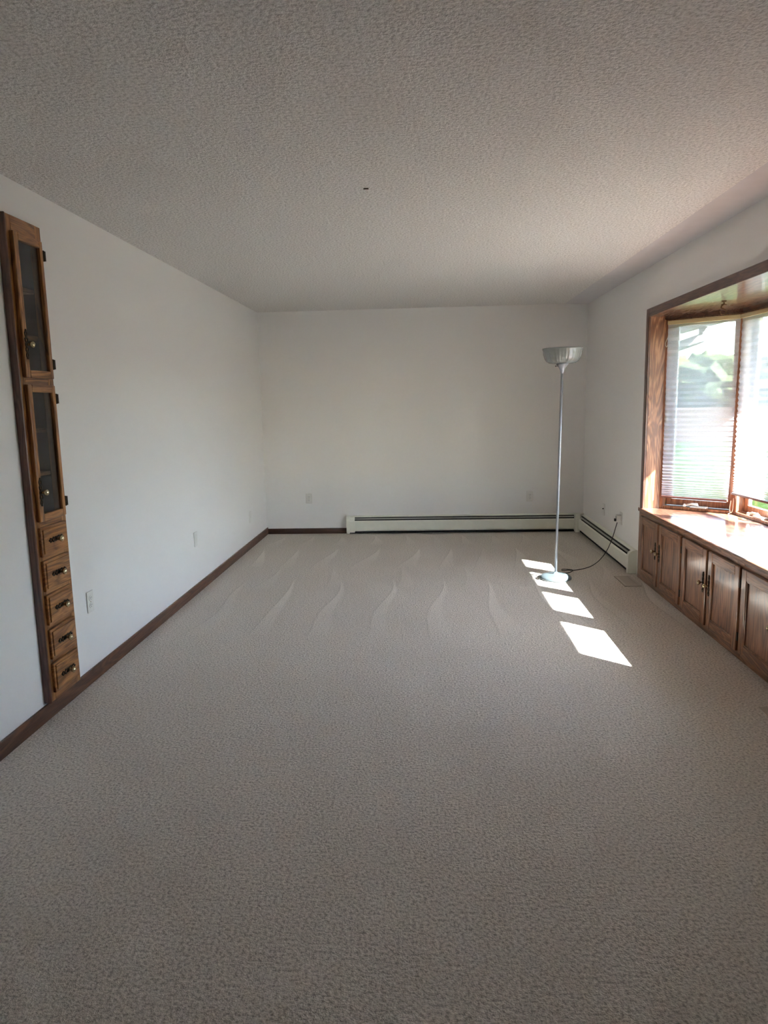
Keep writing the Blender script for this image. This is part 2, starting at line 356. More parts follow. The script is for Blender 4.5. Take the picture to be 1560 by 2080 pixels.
# knee wall below the seat, panel between head board and soffit (outside)
for i in range(5):
    a, b = off[i], off[i + 1]; ia, ib = bow_offset(0.05)[i], bow_offset(0.05)[i + 1]
    MB().prism([ia, a, b, ib], 'z', -0.6, ZS - 0.03).build('wall_knee', M['siding'], kind='structure', label='siding under the bow window')
MB().prism([(W + 0.12, BY1 + .1), (W + 0.12, BY0 - .1)] + [off[5]] + off[4:0:-1] + [off[0]], 'z', ZH + 0.03, 2.30).build('wall_lintel', M['siding'], kind='structure', label='siding over the bow window')
# corner posts
posts_in, posts_out = bow_offset(0.0), bow_offset(0.11)
# windows
def window(i, operator):
    a, b = BOW[i], BOW[i + 1]; dx, dy = b[0] - a[0], b[1] - a[1]; ln = math.hypot(dx, dy); ang = math.atan2(dy, dx)
    w = thing('window_%d' % (i + 1), 'wood framed casement window of the bow', None, (a[0], a[1], ZS), ang, kind='structure')
    Z = ZH - ZS; f = 0.030
    def piece(nm, x0, x1, y0, y1, z0, z1, mat=M['sash'], bv=0.003, par=w): return MB().box(x0, x1, y0, y1, z0, z1).build(nm, mat, par, bevel=bv)
    e0 = -0.012 if 0 < i else 0.0; e1 = 0.012 if i < 4 else 0.0
    piece('frame_side', 0 + 0.002, f, 0.0, 0.11, 0, Z); piece('frame_side', ln - f, ln - 0.002, 0.0, 0.11, 0, Z)
    piece('frame_sill', f, ln - f, 0.0, 0.11, 0, 0.022); piece('frame_head', f, ln - f, 0.0, 0.11, Z - 0.034, Z)
    s0, s1, z0, z1 = f + 0.003, ln - f - 0.003, 0.025, Z - 0.037; t = 0.036
    sa = piece('sash_stile', s0, s0 + t, 0.062, 0.098, z0, z1); piece('sash_stile', s1 - t, s1, 0.062, 0.098, z0, z1)
    piece('sash_rail', s0 + t, s1 - t, 0.062, 0.098, z0, z0 + 0.05); piece('sash_rail', s0 + t, s1 - t, 0.062, 0.098, z1 - t, z1)
    MB().box(s0 + t, s1 - t, 0.078, 0.082, z0 + 0.05, z1 - t).build('pane', M['pane'], w)
    # white plastic glazing stops on the outside edge
    MB().box(s0 + t, s0 + t + 0.008, 0.070, 0.09, z0 + 0.05, z1 - t).box(s1 - t - 0.008, s1 - t, 0.070, 0.09, z0 + 0.05, z1 - t).build('glazing_stop', M['white'], w)
    if operator:
        c = ln * 0.52
        op = MB().box(c - 0.05, c + 0.07, -0.002, 0.05, 0.022, 0.034).build('operator_base', M['white'], w, bevel=0.004)
        h = MB().tube([(c + 0.0, 0.02, 0.034), (c + 0.0, 0.005, 0.05), (c - 0.03, -0.012, 0.055), (c - 0.085, -0.015, 0.042)], [0.011, 0.012, 0.008, 0.006], 8)
        h.lathe([(0.0, 0.03), (0.009, 0.032), (0.011, 0.042), (0.007, 0.052), (0, 0.053)], (c - 0.085, -0.015, 0.0), 10); h.build('crank_handle', M['white'], op)
        lk = MB().box(s0 - 0.01, s0 + 0.012, 0.045, 0.062, 0.42, 0.50).tube([(s0, 0.045, 0.46), (s0 + 0.004, 0.03, 0.47), (s0 + 0.004, 0.026, 0.52)], 0.004, 6); lk.build('sash_lock', M['white'], w, bevel=0.0)
    return w, ln, ang
WIN = [window(i, True) for i in range(5)]
# dark cove strip under the head board along the windows
cv = thing('trim_4', 'dark wood strip under the bow window head board', None, kind='structure')
cin, cout = bow_offset(-0.016), bow_offset(0.0)
for i in range(5):
    MB().prism([cin[i], cout[i], cout[i + 1], cin[i + 1]], 'z', ZH - 0.026, ZH).build('cove_strip', M['trimY'], cv)
# corner mullion covers
for i in range(1, 5):
    a, b = bow_offset(-0.003)[i], bow_offset(0.118)[i]
    d = Vector((b[0] - a[0], b[1] - a[1], 0)).normalized(); p = Vector((-d.y, d.x, 0)) * 0.016
    MB().prism([(a[0] + p.x, a[1] + p.y), (a[0] - p.x, a[1] - p.y), (b[0] - p.x * 1.7, b[1] - p.y * 1.7), (b[0] + p.x * 1.7, b[1] + p.y * 1.7)], 'z', ZS, ZH - 0.026).build('mullion', M['sash'], cv, bevel=0.003)

# ------------------------------------------------------------------ pleated shades
def shade(i, zbot, label, cords, taper=(0.0, 0.0)):
    a = BOW[i]; w0, ln, ang = WIN[i]
    t = thing('pleated_shade', label, 'window shade', (a[0], a[1], ZS), ang, group='pleated shades in the bow window')
    Z1 = ZH - ZS - 0.04; zb = zbot - ZS; x0, x1 = (0.026, 0.0165, 0.008, 0.008, 0.0165)[i], ln - (0.0165, 0.008, 0.008, 0.0165, 0.026)[i]; yc = -0.020
    MB().box(x0, x1, yc - 0.014, yc + 0.014, Z1 - 0.028, Z1).build('headrail', M['headrail'], t, bevel=0.003)
    # pleats: flatter near the top, tighter and deeper toward the bottom
    zt = Z1 - 0.028; zz = [zt]; dep = []
    total = zt - zb - 0.016; n = 38; wts = [(1.25 - 0.55 * (k / n)) if k < n - 12 else (0.70 - 0.035 * (k - n + 12)) for k in range(n)]
    sw = sum(wts)
    for k in range(n): zz.append(zz[-1] - total * wts[k] / sw)
    v = []; f = []; nx = 6
    k2 = 2 * n
    for k in range(k2 + 1):
        fr = k / k2; z = zz[k // 2] if k % 2 == 0 else 0.5 * (zz[k // 2] + zz[k // 2 + 1])
        amp = 0.002 + 0.007 * fr ** 1.2
        for j in range(nx + 1):
            u = j / nx; xa = x0 + taper[0] * fr; xb = x1 - taper[1] * fr
            v.append((xa + (xb - xa) * u, yc + (amp if k % 2 else -amp), z))
    for k in range(k2):
        for j in range(nx):
            p = k * (nx + 1) + j; f.append((p, p + 1, p + nx + 2, p + nx + 1))
    MB().add(v, f).build('pleated_fabric', M['shade'], t)
    MB().box(x0 + taper[0], x1 - taper[1], yc - 0.014, yc + 0.014, zb, zb + 0.016).build('bottom_rail', M['rail'], t, bevel=0.003, label='dark brown bottom rail')
    for c in cords:
        mb = MB(); pts = [(p[0] * ln, p[1], p[2]) for p in c[0]]; mb.tube(bez(pts, 8), c[1], 6); mb.build('pull_cord', M['cord'], t)
    return t
Zt = ZH - ZS
shade(0, 0.665, 'pleated shade over the lawn view, next to the far side jamb', [
    ([(0.10, 0.005, Zt - .07), (0.09, 0.0, Zt - .13), (0.055, -0.012, Zt - .20), (0.03, -0.014, Zt - .23), (0.015, -0.012, Zt - .20), (0.05, -0.008, Zt - .15), (0.085, -0.004, Zt - .135)], 0.0022),
    ([(0.085, 0.0, Zt - .13), (0.08, 0.0, Zt - .5), (0.075, -0.002, Zt - .72)], 0.0016),
    ([(0.075, -0.002, Zt - .70), (0.073, -0.003, Zt - .75), (0.075, -0.002, Zt - .80)], 0.006),
    ([(0.96, 0.0, 0.10), (0.955, -0.012, 0.04), (0.975, -0.016, 0.012), (0.995, -0.012, 0.04), (0.99, 0.0, 0.12)], 0.003),
    ([(0.972, -0.016, 0.014), (0.955, -0.02, 0.006), (0.945, -0.025, 0.004)], 0.002)], (0.0, 0.022))
shade(1, 0.725, 'pleated shade glowing white in lower sunlit half, at photo right edge', [([(0.03, 0.0, Zt - .06), (0.028, 0.0, .4), (0.03, 0.0, 0.12)], 0.0016)])
shade(2, 0.70, 'pleated shade in the middle of the bow, beyond the photo right edge', [])
shade(3, 0.70, 'pleated shade fourth from the far jamb, beyond the photo right edge', [])
shade(4, 1.32, 'added unseen half raised pleated shade nearest the camera, beyond the photo right edge', [])  # unseen shade added to cut sky light on the left wall

# ------------------------------------------------------------------ brass S hook under the head board
HKS = 1.3
hk = thing('plant_hook', 'small brown S shaped hook hanging under the bow window head board', 'hook', (3.74, 4.83, ZH)); hk.scale = (HKS, HKS, HKS)
MB().lathe([(0.0, 0.0), (0.013, 0.0), (0.012, -0.004), (0.004, -0.007), (0.0, -0.007)], (0, 0, 0), 14).build('hook_plate', M['hookm'], hk)
MB().tube(bez([(0, 0, -0.006), (0, 0.0, -0.016), (-0.010, 0, -0.024), (-0.012, 0, -0.033), (-0.001, 0, -0.040), (0.011, 0, -0.047), (0.012, 0, -0.058), (0.001, 0, -0.065), (-0.011, 0, -0.062), (-0.017, 0, -0.054)], 5), 0.0036, 8).build('hook_curve', M['hookm'], hk)
MB().lathe([(0, -0.004), (0.003, -0.0025), (0.004, 0), (0.003, 0.0025), (0, 0.004)], (-0.017, 0, -0.052), 10).build('ball_tip', M['hookm'], hk)
MB().tube([(-0.014, 0, -0.018), (0, 0, -0.0165), (0.014, 0, -0.019)], [0.002, 0.004, 0.002], 6).build('cross_bow', M['hookm'], hk)

# ------------------------------------------------------------------ ornate handles (shared meshes; lie in local yz, front faces -x)
def scroll_plate(length, ww):
    mb = MB(); h = length / 2
    mb.lathe([(0.0, 0.0), (0.011, 0.0), (0.012, -0.0015), (0.010, -0.004), (0.0, -0.0045)], (0, 0, 0), 12, 'x')
    for s in (-1, 1):
        for d in (-1, 1):
            mb.tube(bez([(-0.002, 0.002 * d, 0.008 * s), (-0.002, ww * 0.9 * d, h * 0.30 * s), (-0.002, ww * 0.25 * d, h * 0.52 * s), (-0.002, ww * 0.75 * d, h * 0.70 * s), (-0.002, ww * 0.15 * d, h * 0.98 * s)], 4), [0.0030] * 16 + [0.0022], 6)
            mb.tube(bez([(-0.002, ww * 0.9 * d, h * 0.30 * s), (-0.0025, ww * 1.15 * d, h * 0.40 * s), (-0.0025, ww * 0.7 * d, h * 0.46 * s)], 4), 0.0024, 6)
            mb.tube(bez([(-0.002, ww * 0.75 * d, h * 0.70 * s), (-0.0025, ww * 1.0 * d, h * 0.80 * s), (-0.0025, ww * 0.5 * d, h * 0.86 * s)], 4), 0.0022, 6)
        mb.lathe([(0, -0.002), (0.0035, 0.0), (0.0045, 0.003), (0.002, 0.008), (0, 0.009)], (-0.002, 0, h * 0.92 * s), 8)
        mb.lathe([(0.0, 0.0), (0.005, 0.0), (0.005, -0.003), (0.0, -0.004)], (0, 0, h * 0.52 * s), 8, 'x')
    return mb.mesh('handle_plate', M['bronze'])
PLATE = scroll_plate(0.128, 0.010)
knob_mb = MB().lathe([(0.006, 0.0), (0.005, -0.010), (0.006, -0.014), (0.012, -0.018), (0.0145, -0.024), (0.013, -0.030), (0.007, -0.034), (0.0, -0.035)], (0, 0, 0), 16, 'x')
KNOB = knob_mb.mesh('knob', M['brass'])
HINGE = MB().lathe([(0.0, -0.024), (0.0045, -0.024), (0.0045, 0.024), (0.0, 0.024)], (0, 0, 0), 10).box(-0.002, 0.006, 0.002, 0.012, -0.022, 0.022).mesh('hinge', M['bronze'])

# ------------------------------------------------------------------ window seat cabinets
FX = W - 0.020                          # face frame front; doors stand proud of it toward -x
def seat_door(parent, ya, yb, handle_at, hinge_at, px, py):
    # ya<yb are world y; parent origin at (px,py,0); face looks to -x
    t = 0.019; z0, z1 = 0.046, 0.520; s = 0.058; x1 = FX - px; x0 = x1 - t
    y0, y1 = ya - py, yb - py
    mb = MB()
    d = thing('door', None, None); d.parent = parent
    MB().box(x0, x1, y0, y0 + s, z0, z1).build('stile', M['benZ'], d, bevel=0.005, seg=3); MB().box(x0, x1, y1 - s, y1, z0, z1).build('stile', M['benZ'], d, bevel=0.005, seg=3)
    MB().box(x0, x1, y0 + s, y1 - s, z0, z0 + s).build('bottom_rail', M['benY'], d, bevel=0.003)
    MB().box(x0, x1, y0 + s, y1 - s, z1 - s, z1).build('top_rail', M['benY'], d, bevel=0.003)
    MB().box(x0 + 0.011, x1 - 0.002, y0 + s, y1 - s, z0 + s, z1 - s).build('panel', M['benZ'], d)
    k = 0.007
    for (a0, a1, c0, c1) in ((y0 + s, y1 - s, z0 + s, z0 + s + k), (y0 + s, y1 - s, z1 - s - k, z1 - s), (y0 + s, y0 + s + k, z0 + s + k, z1 - s - k), (y1 - s - k, y1 - s, z0 + s + k, z1 - s - k)):
        MB().box(x0 + 0.004, x0 + 0.011, a0, a1, c0, c1).build('panel_moulding', M['benZ'], d, bevel=0.002)
    hy = (y0 + 0.030) if handle_at == 'near' else (y1 - 0.030)
    pl = inst(PLATE, 'handle_plate', d, (x0, hy, 0.312), label='dark ornate scrolled handle plate')
    inst(KNOB, 'knob', d, (x0 - 0.003, hy, 0.312), label='round aged brass knob')
    hz = y1 if hinge_at == 'far' else y0
    for z in (0.13, 0.43):
        inst(HINGE, 'hinge', d, (x1 - 0.012, hz + (0.002 if hinge_at == 'far' else -0.002), z), (0, 0, 0 if hinge_at == 'far' else math.pi))
doors = [(5.188, 5.602), (4.722, 5.160), (4.282, 4.692), (3.832, 4.254), (3.392, 3.804), (2.990, 3.364)]
units = [(4.707, BY1 + 0.064, 'oak seat cabinet with two doors beside the baseboard heater'), (3.818, 4.707, 'middle oak seat cabinet with two doors under the bow window'), (BY0 - 0.064, 3.818, 'oak seat cabinet cut off by the photo right edge')]
for k, (ya, yb, lab) in enumerate(units):
    px, py = FX, (ya + yb) / 2
    t = thing('seat_cabinet', lab, 'cabinet', (px, py, 0), 0, group='window seat cabinets')
    y0, y1 = ya - py + 0.0005, yb - py - 0.0005
    dA = doors[2 * k]; dB = doors[2 * k + 1]
    MB().box(0, 0.0195, y0, y1, 0.0, 0.07).build('face_rail', M['benY'], t, bevel=0.002); MB().box(0, 0.0195, y0, y1, 0.49, ZS - 0.031).build('face_rail', M['benY'], t, bevel=0.002)
    for (a, b) in ((y0, dB[0] - py + 0.018), (dB[1] - py - 0.018, dA[0] - py + 0.018), (dA[1] - py - 0.018, y1)): MB().box(0.0, 0.0195, a, b, 0.07, 0.49).build('face_stile', M['benZ'], t)
    i0, i1 = max(y0, BY0 + 0.003 - py), min(y1, BY1 - 0.003 - py)
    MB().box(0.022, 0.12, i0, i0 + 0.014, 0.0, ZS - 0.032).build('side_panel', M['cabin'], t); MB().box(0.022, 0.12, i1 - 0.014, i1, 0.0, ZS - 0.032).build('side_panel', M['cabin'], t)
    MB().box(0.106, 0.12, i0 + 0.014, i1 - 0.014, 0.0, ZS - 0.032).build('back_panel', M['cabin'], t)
    seat_door(t, dA[0], dA[1], 'near', 'far', px, py)
    seat_door(t, dB[0], dB[1], 'far', 'near', px, py)

# ------------------------------------------------------------------ tall built-in cabinet on the left wall
tc = thing('wall_cabinet', 'tall narrow oak cabinet with two glass doors above five drawers', 'cabinet', (0, CY0, CZ0))
def TY(y): return y - CY0
def TZ(z): return z - CZ0
D1, D2 = (1.585, 2.205), (0.938, 1.556)
DR = [(0.775, 0.912), (0.612, 0.757), (0.452, 0.595), (0.288, 0.430), (0.125, 0.266)]
YL, YR = 3.055, 3.288
fx0, fx1 = 0.0, 0.030
MB().box(fx0 + 0.001, fx1, 0, TY(3.075), 0, TZ(CZ1)).build('face_stile', M['oakZ'], tc, bevel=0.002); MB().box(fx0 + 0.001, fx1, TY(3.268), TY(CY1), 0, TZ(CZ1)).build('face_stile', M['oakZ'], tc, bevel=0.002)
edges = [CZ0] + [v for d in reversed(DR) for v in d] + list(D2) + list(D1) + [CZ1]
for a, b in zip(edges[0::2], edges[1::2]): MB().box(fx0 + 0.001, fx1, TY(3.075), TY(3.268), TZ(a) - (0.012 if a > CZ0 + .01 else 0), TZ(b) + (0.012 if b < CZ1 - .01 else 0)).build('face_rail', M['oakY'], tc, bevel=0.001)
MB().box(fx0 + 0.001, 0.036, -0.010, 0.0, 0, TZ(CZ1)).build('side_trim', M['trim'], tc, bevel=0.003, label='dark wood side edge')  # edge in a darker wood than the face frame
by0, by1 = TY(o_y0) + 0.004, TY(o_y1) - 0.004
bz0, bz1 = TZ(o_z0) + 0.004, TZ(o_z1) - 0.004
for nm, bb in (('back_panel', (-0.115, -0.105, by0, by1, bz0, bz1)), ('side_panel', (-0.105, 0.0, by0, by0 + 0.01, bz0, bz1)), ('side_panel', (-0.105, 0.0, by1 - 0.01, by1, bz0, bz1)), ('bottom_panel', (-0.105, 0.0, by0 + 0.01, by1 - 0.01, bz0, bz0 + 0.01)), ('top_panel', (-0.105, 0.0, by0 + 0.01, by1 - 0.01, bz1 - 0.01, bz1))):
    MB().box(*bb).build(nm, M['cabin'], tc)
for z in (1.983, 1.773, 1.347, 1.145):
    MB().box(-0.10, -0.012, by0 + 0.0105, by1 - 0.0105, TZ(z) - 0.009, TZ(z) + 0.009).build('shelf', M['oakY'], tc)
MB().box(-0.10, 0.0, by0 + 0.0105, by1 - 0.0105, TZ(0.925), TZ(0.935)).build('shelf', M['oakY'], tc)
for (z0, z1), kz in ((D1, 1.728), (D2, 1.073)):
    a, b = TZ(z0), TZ(z1); x0, x1 = fx1, fx1 + 0.020; s = 0.036
    d = thing('door', None, None); d.parent = tc
    MB().box(x0, x1, TY(YL), TY(YL) + s, a, b).build('stile', M['oakZ'], d, bevel=0.005, seg=3); MB().box(x0, x1, TY(YR) - 0.026, TY(YR), a, b).build('stile', M['oakZ'], d, bevel=0.005, seg=3)
    MB().box(x0, x1, TY(YL) + s, TY(YR) - 0.026, a, a + s - 0.002).build('rail', M['oakY'], d, bevel=0.003); MB().box(x0, x1, TY(YL) + s, TY(YR) - 0.026, b - s + 0.002, b).build('rail', M['oakY'], d, bevel=0.003)
    MB().box(x0 + 0.006, x0 + 0.009, TY(YL) + s, TY(YR) - 0.026, a + s - 0.002, b - s + 0.002).build('pane', M['smoke'], d)
    inst(PLATE, 'handle_plate', d, (x1, TY(YL) + 0.020, TZ(kz)), (0, 0, math.pi), 'dark ornate scrolled handle plate')
    inst(KNOB, 'knob', d, (x1 + 0.003, TY(YL) + 0.020, TZ(kz)), (0, 0, math.pi), 'round aged brass knob')
    for hz in (b - 0.062, a + 0.068):
        inst(HINGE, 'hinge', d, (x1 - 0.002, TY(YR) + 0.003, hz))
for z0, z1 in DR:
    a, b = TZ(z0), TZ(z1); x0, x1 = fx1, fx1 + 0.020
    d = MB().box(x0, x1 - 0.006, TY(YL), TY(YR), a, b).build('drawer', M['oakY'], tc, bevel=0.003)
    MB().box(x1 - 0.006, x1, TY(YL) + 0.012, TY(YR) - 0.012, a + 0.012, b - 0.012).build('drawer_panel', M['oakY'], d, bevel=0.005, seg=3)
    inst(PLATE, 'handle_plate', d, (x1, TY(3.168), (a + b) / 2), (math.pi / 2, 0, math.pi), 'dark ornate scrolled handle plate')
    inst(KNOB, 'knob', d, (x1 + 0.003, TY(3.168), (a + b) / 2), (0, 0, math.pi), 'round aged brass knob')

# ------------------------------------------------------------------ baseboard heaters (local: x along, y out from the wall, z up)
def heater(label, length, loc, rotz, cap0, cap1, corner1, plate0=0.0):
    t = thing('baseboard_heater', label, 'heater', loc, rotz, group='hydronic baseboard heaters')
    x0, x1 = 0.0, length
    a, b = x0 + (cap0 if cap0 else 0), x1 - (cap1 if cap1 else 0)
    MB().box(a, b, 0.001, 0.008, 0.02, 0.196).build('back_plate', M['enamel'], t)
    MB().prism([(0.001, 0.190), (0.034, 0.186), (0.034, 0.191), (0.020, 0.1975), (0.001, 0.200)], 'x', a, b).build('top_cover', M['enamel'], t)
    MB().box(a, b, 0.009, 0.042, 0.05, 0.183).build('element_slot_shade', M['black'], t)  # heating core, blackened and raised to stand in for shade in the slots
    MB().prism([(0.0435, 0.1730), (0.0545, 0.1625), (0.0565, 0.1645), (0.0455, 0.1765)], 'x', a, b).build('damper_louver', M['enamel_grey'], t, label='grey damper blade in the top slot')
    MB().prism([(0.064, 0.042), (0.071, 0.040), (0.071, 0.140), (0.066, 0.150), (0.060, 0.152), (0.060, 0.148), (0.064, 0.139)], 'x', a, b).build('front_panel', M['enamel'], t, bevel=0.001)
    MB().box(a, b, 0.009, 0.055, 0.010, 0.020).build('under_shade_strip', M['black'], t)  # black strip painted in as the shade beneath the heater
    prof = [(0.001, 0.004), (0.075, 0.004), (0.075, 0.150), (0.070, 0.172), (0.058, 0.188), (0.040, 0.198), (0.020, 0.202), (0.001, 0.202)]
    if cap0: MB().prism(prof, 'x', x0, x0 + cap0).build('end_cap', M['enamel'], t, bevel=0.002)
    if cap1: MB().prism(prof, 'x', x1 - cap1, x1).build('end_cap', M['enamel'], t, bevel=0.002)
    if plate0:   # wider plain access panel next to the end cap
        MB().prism([(0.066, 0.02), (0.0735, 0.02), (0.0735, 0.142), (0.069, 0.158), (0.045, 0.186), (0.02, 0.199), (0.02, 0.194), (0.06, 0.158), (0.066, 0.142)], 'x', x0 + cap0, x0 + cap0 + plate0).build('access_panel', M['enamel'], t, bevel=0.001)
    return t
# far wall: runs from x=0.912 to the corner
h1 = heater('long cream baseboard heater along the far wall', W - 0.078 - 0.912 - 0.028, (W - 0.106, L, 0), math.pi, 0.0, 0.035, False)
hp = [(0.066, 0.02), (0.0735, 0.02), (0.0735, 0.142), (0.069, 0.158), (0.045, 0.186), (0.02, 0.199), (0.02, 0.194), (0.06, 0.158), (0.066, 0.142)]
lenA = W - 0.078 - 0.912 - 0.028
MB().prism(hp, 'x', lenA - 0.035 - 0.058, lenA - 0.035).build('access_panel', M['enamel'], h1, bevel=0.001)
# inside corner cover (vertical face curved), part of the far heater
cc = MB(); cprof = [(0.0, 0.0), (-0.104, 0.0), (-0.104, -0.074), (-0.088, -0.090), (-0.075, -0.108), (0.0, -0.108)]
co = cc.prism([(0.103, 0.001), (0.0, 0.001), (0.0, 0.0755), (-0.0, 0.0755), (0.016, 0.088), (0.0285, 0.108), (0.103, 0.108)][::-1], 'z', 0.004, 0.160)
cc.prism([(0.103, 0.001), (0.0, 0.001), (0.0, 0.050), (0.030, 0.075), (0.052, 0.108), (0.103, 0.108)][::-1], 'z', 0.160, 0.203)
o = cc.build('corner_cover', M['enamel'], None, bevel=0.003); o.parent = h1; o.location = (-0.1045, 0, 0); o.scale = (1, 1, 1)
# right wall: from the corner to the seat cabinet
h2 = heater('short cream baseboard heater along the right wall under the plug', L - 0.109 - 5.775, (W, 5.775, 0), math.pi / 2, 0.045, 0.0, True)

# ------------------------------------------------------------------ wall plates
def plate(name, label, cat, loc, rot, kind, mat=None, w_=0.070, h_=0.114):
    # local: x across, y out of the wall, z up; centre at loc
    t = thing(name, label, cat, loc, rot)
    mat = mat or M['white']
    MB().box(-w_ / 2, w_ / 2, 0.0005, 0.006, -h_ / 2, h_ / 2).build('cover_plate', mat, t, bevel=0.003)
    if kind == 'duplex':
        for s in (-1, 1):
            r = MB(); pts = []
            for k in range(16):
                a = 2 * math.pi * k / 16; pts.append((0.0165 * math.cos(a), max(-0.0135, min(0.0135, 0.0175 * math.sin(a))) + 0.0195 * s))
            f = r.prism(pts, 'y', 0.006, 0.0085).build('receptacle', mat, t)
            MB().box(-0.0075, -0.0055, 0.0084, 0.0088, 0.0195 * s - 0.002, 0.0195 * s + 0.007).box(0.0055, 0.0075, 0.0084, 0.0088, 0.0195 * s - 0.002, 0.0195 * s + 0.007).lathe([(0.0, 0.0084), (0.0024, 0.0084), (0.0024, 0.0088), (0, 0.0088)], (0, 0, 0.0195 * s - 0.007), 8, 'y').build('slots', M['black'], f)
        MB().lathe([(0.003, 0.006), (0.003, 0.007), (0, 0.0074)], (0, 0, 0), 8, 'y').build('screw', M['brass'], t)
    elif kind == 'blank':
        for s in (-1, 1): MB().lathe([(0.003, 0.006), (0.003, 0.007), (0, 0.0072)], (0, 0, 0.034 * s), 8, 'y').build('screw', mat, t)
    elif kind == 'jack':
        MB().lathe([(0.0065, 0.006), (0.0065, 0.010), (0.004, 0.011), (0.004, 0.018), (0, 0.018)], (0, 0, 0.008), 10, 'y').build('jack', M['black'], t)
        for s in (-1, 1): MB().lathe([(0.003, 0.006), (0.003, 0.007), (0, 0.0072)], (0, 0, 0.042 * s), 8, 'y').build('screw', mat, t)
    elif kind == 'switch':
        MB().box(-0.017, 0.017, 0.006, 0.0075, -0.034, 0.034).build('insert', mat, t, bevel=0.001)
    return t
PI = math.pi
plate('wall_outlet', 'white duplex outlet on the far wall left of the heater', 'outlet', (0.490, L, 0.402), PI, 'duplex')
plate('wall_outlet', 'white duplex outlet on the far wall behind the lamp pole', 'outlet', (2.945, L, 0.394), PI, 'duplex')
plate('wall_outlet', 'white duplex outlet on the left wall beside the tall cabinet', 'outlet', (0, 3.537, 0.430), -PI / 2, 'duplex')
plate('wall_plate', 'painted blank plate midway along the left wall', 'wall plate', (0, 5.295, 0.425), -PI / 2, 'switch', M['paintplate'])
plate('wall_plate', 'faint painted plate on the left wall near the far corner', 'wall plate', (0, 7.03, 0.318), -PI / 2, 'blank', M['paintplate'])
plate('wall_plate', 'painted plate with dark jack on the right wall above the heater', 'wall plate', (W, 6.88, 0.375), PI / 2, 'jack', M['paintplate'])
po = plate('wall_outlet', 'white outlet on the right wall with the lamp plugged in', 'outlet', (W, 6.275, 0.385), PI / 2, 'duplex')

# ------------------------------------------------------------------ plug adapter and floor lamp
ad = thing('plug_adapter', 'small white plug adapter in the right wall outlet', 'adapter', (W - 0.0095, 6.275, 0.388))
MB().box(-0.036, 0.0, -0.026, 0.026, -0.034, 0.030).build('adapter_body', M['white'], ad, bevel=0.004)
MB().box(-0.0375, -0.0355, -0.006, 0.020, -0.018, 0.018).build('adapter_face', M['enamel_grey'], ad, bevel=0.001)
LX, LY = 2.843, 5.645
lamp = thing('floor_lamp', 'silver torchiere floor lamp with grey glossy bowl shade', 'lamp', (LX, LY, 0))
MB().lathe([(0.0, 0.001), (0.120, 0.001), (0.126, 0.004), (0.127, 0.012), (0.122, 0.022), (0.108, 0.031), (0.085, 0.037), (0.055, 0.040), (0.030, 0.042), (0.020, 0.050), (0.014, 0.060), (0.0, 0.062)], (0, 0, 0), 48).build('base', M['lampbase'], lamp)
TX = 0.024
MB().tube([(0, 0, 0.045), (TX * 0.33, 0, 0.55), (TX * 0.34, 0, 0.56), (TX * 0.66, 0, 1.09), (TX, 0, 1.66)], [0.0105, 0.0105, 0.0105, 0.0105, 0.0105], 16).build('pole', M['silver'], lamp)
for zc in (0.57, 1.11): MB().lathe([(0.0108, -0.006), (0.0117, -0.005), (0.0117, 0.005), (0.0108, 0.006)], (TX * zc / 1.66, 0, zc), 16).build('pole_joint', M['silver'], lamp)
MB().lathe([(0.0, 1.640), (0.0125, 1.640), (0.0145, 1.655), (0.020, 1.672), (0.030, 1.690), (0.040, 1.702), (0.046, 1.708), (0.046, 1.714), (0.0, 1.716)], (TX, 0, 0), 32).build('shade_cup', M['silver'], lamp)
sw = MB().tube([(TX - 0.034, -0.010, 1.697), (TX - 0.050, -0.014, 1.697)], 0.0018, 6); sw.lathe([(0.0, -0.004), (0.0045, -0.003), (0.0045, 0.003), (0, 0.004)], (TX - 0.053, -0.015, 1.697), 10, 'x'); sw.build('switch_knob', M['black'], lamp)
# ribbed bowl: outer wall with shallow flutes, inner wall
bm_ = MB(); seg = 144; prof = [(0.044, 1.714), (0.080, 1.7155), (0.100, 1.720), (0.118, 1.731), (0.131, 1.747), (0.140, 1.768), (0.1455, 1.792), (0.149, 1.815), (0.1535, 1.822), (0.1545, 1.831), (0.151, 1.833), (0.148, 1.829), (0.143, 1.812), (0.136, 1.770), (0.126, 1.747), (0.112, 1.730), (0.095, 1.724), (0.0, 1.721)]
v = []; f = []
for i, (r, z) in enumerate(prof):
    for k in range(seg):
        a = 2 * PI * k / seg; rr = r + (0.0011 * math.cos(a * 36) if 2 <= i <= 6 else 0.0)
        v.append((TX + rr * math.cos(a), rr * math.sin(a), z))
for i in range(len(prof) - 1):
    for k in range(seg): k2 = (k + 1) % seg; f.append((i * seg + k, i * seg + k2, (i + 1) * seg + k2, (i + 1) * seg + k))
bm_.add(v, f, True); bm_.build('bowl_shade', M['bowl'], lamp, label='grey glossy ribbed bowl shade')
cord = [(-0.118, -0.02, 0.012), (-0.140, -0.028, 0.004), (-0.152, -0.005, 0.004), (-0.146, 0.04, 0.004), (-0.09, 0.12, 0.004), (0.0, 0.165, 0.004), (0.08, 0.165, 0.004), (0.125, 0.175, 0.004), (0.17, 0.215, 0.005), (0.195, 0.265, 0.007), (0.165, 0.305, 0.004), (0.115, 0.31, 0.004), (0.105, 0.265, 0.004), (0.15, 0.245, 0.012), (0.21, 0.27, 0.005),
        (0.30, 0.33, 0.004), (0.385, 0.40, 0.012), (0.47, 0.47, 0.05), (0.545, 0.535, 0.12), (0.60, 0.585, 0.215), (0.632, 0.612, 0.30), (0.648, 0.625, 0.345), (0.652, 0.628, 0.362)]
MB().tube(bez(cord, 8), 0.0034, 8).build('power_cord', M['rubber'], lamp, label='thin black power cord')
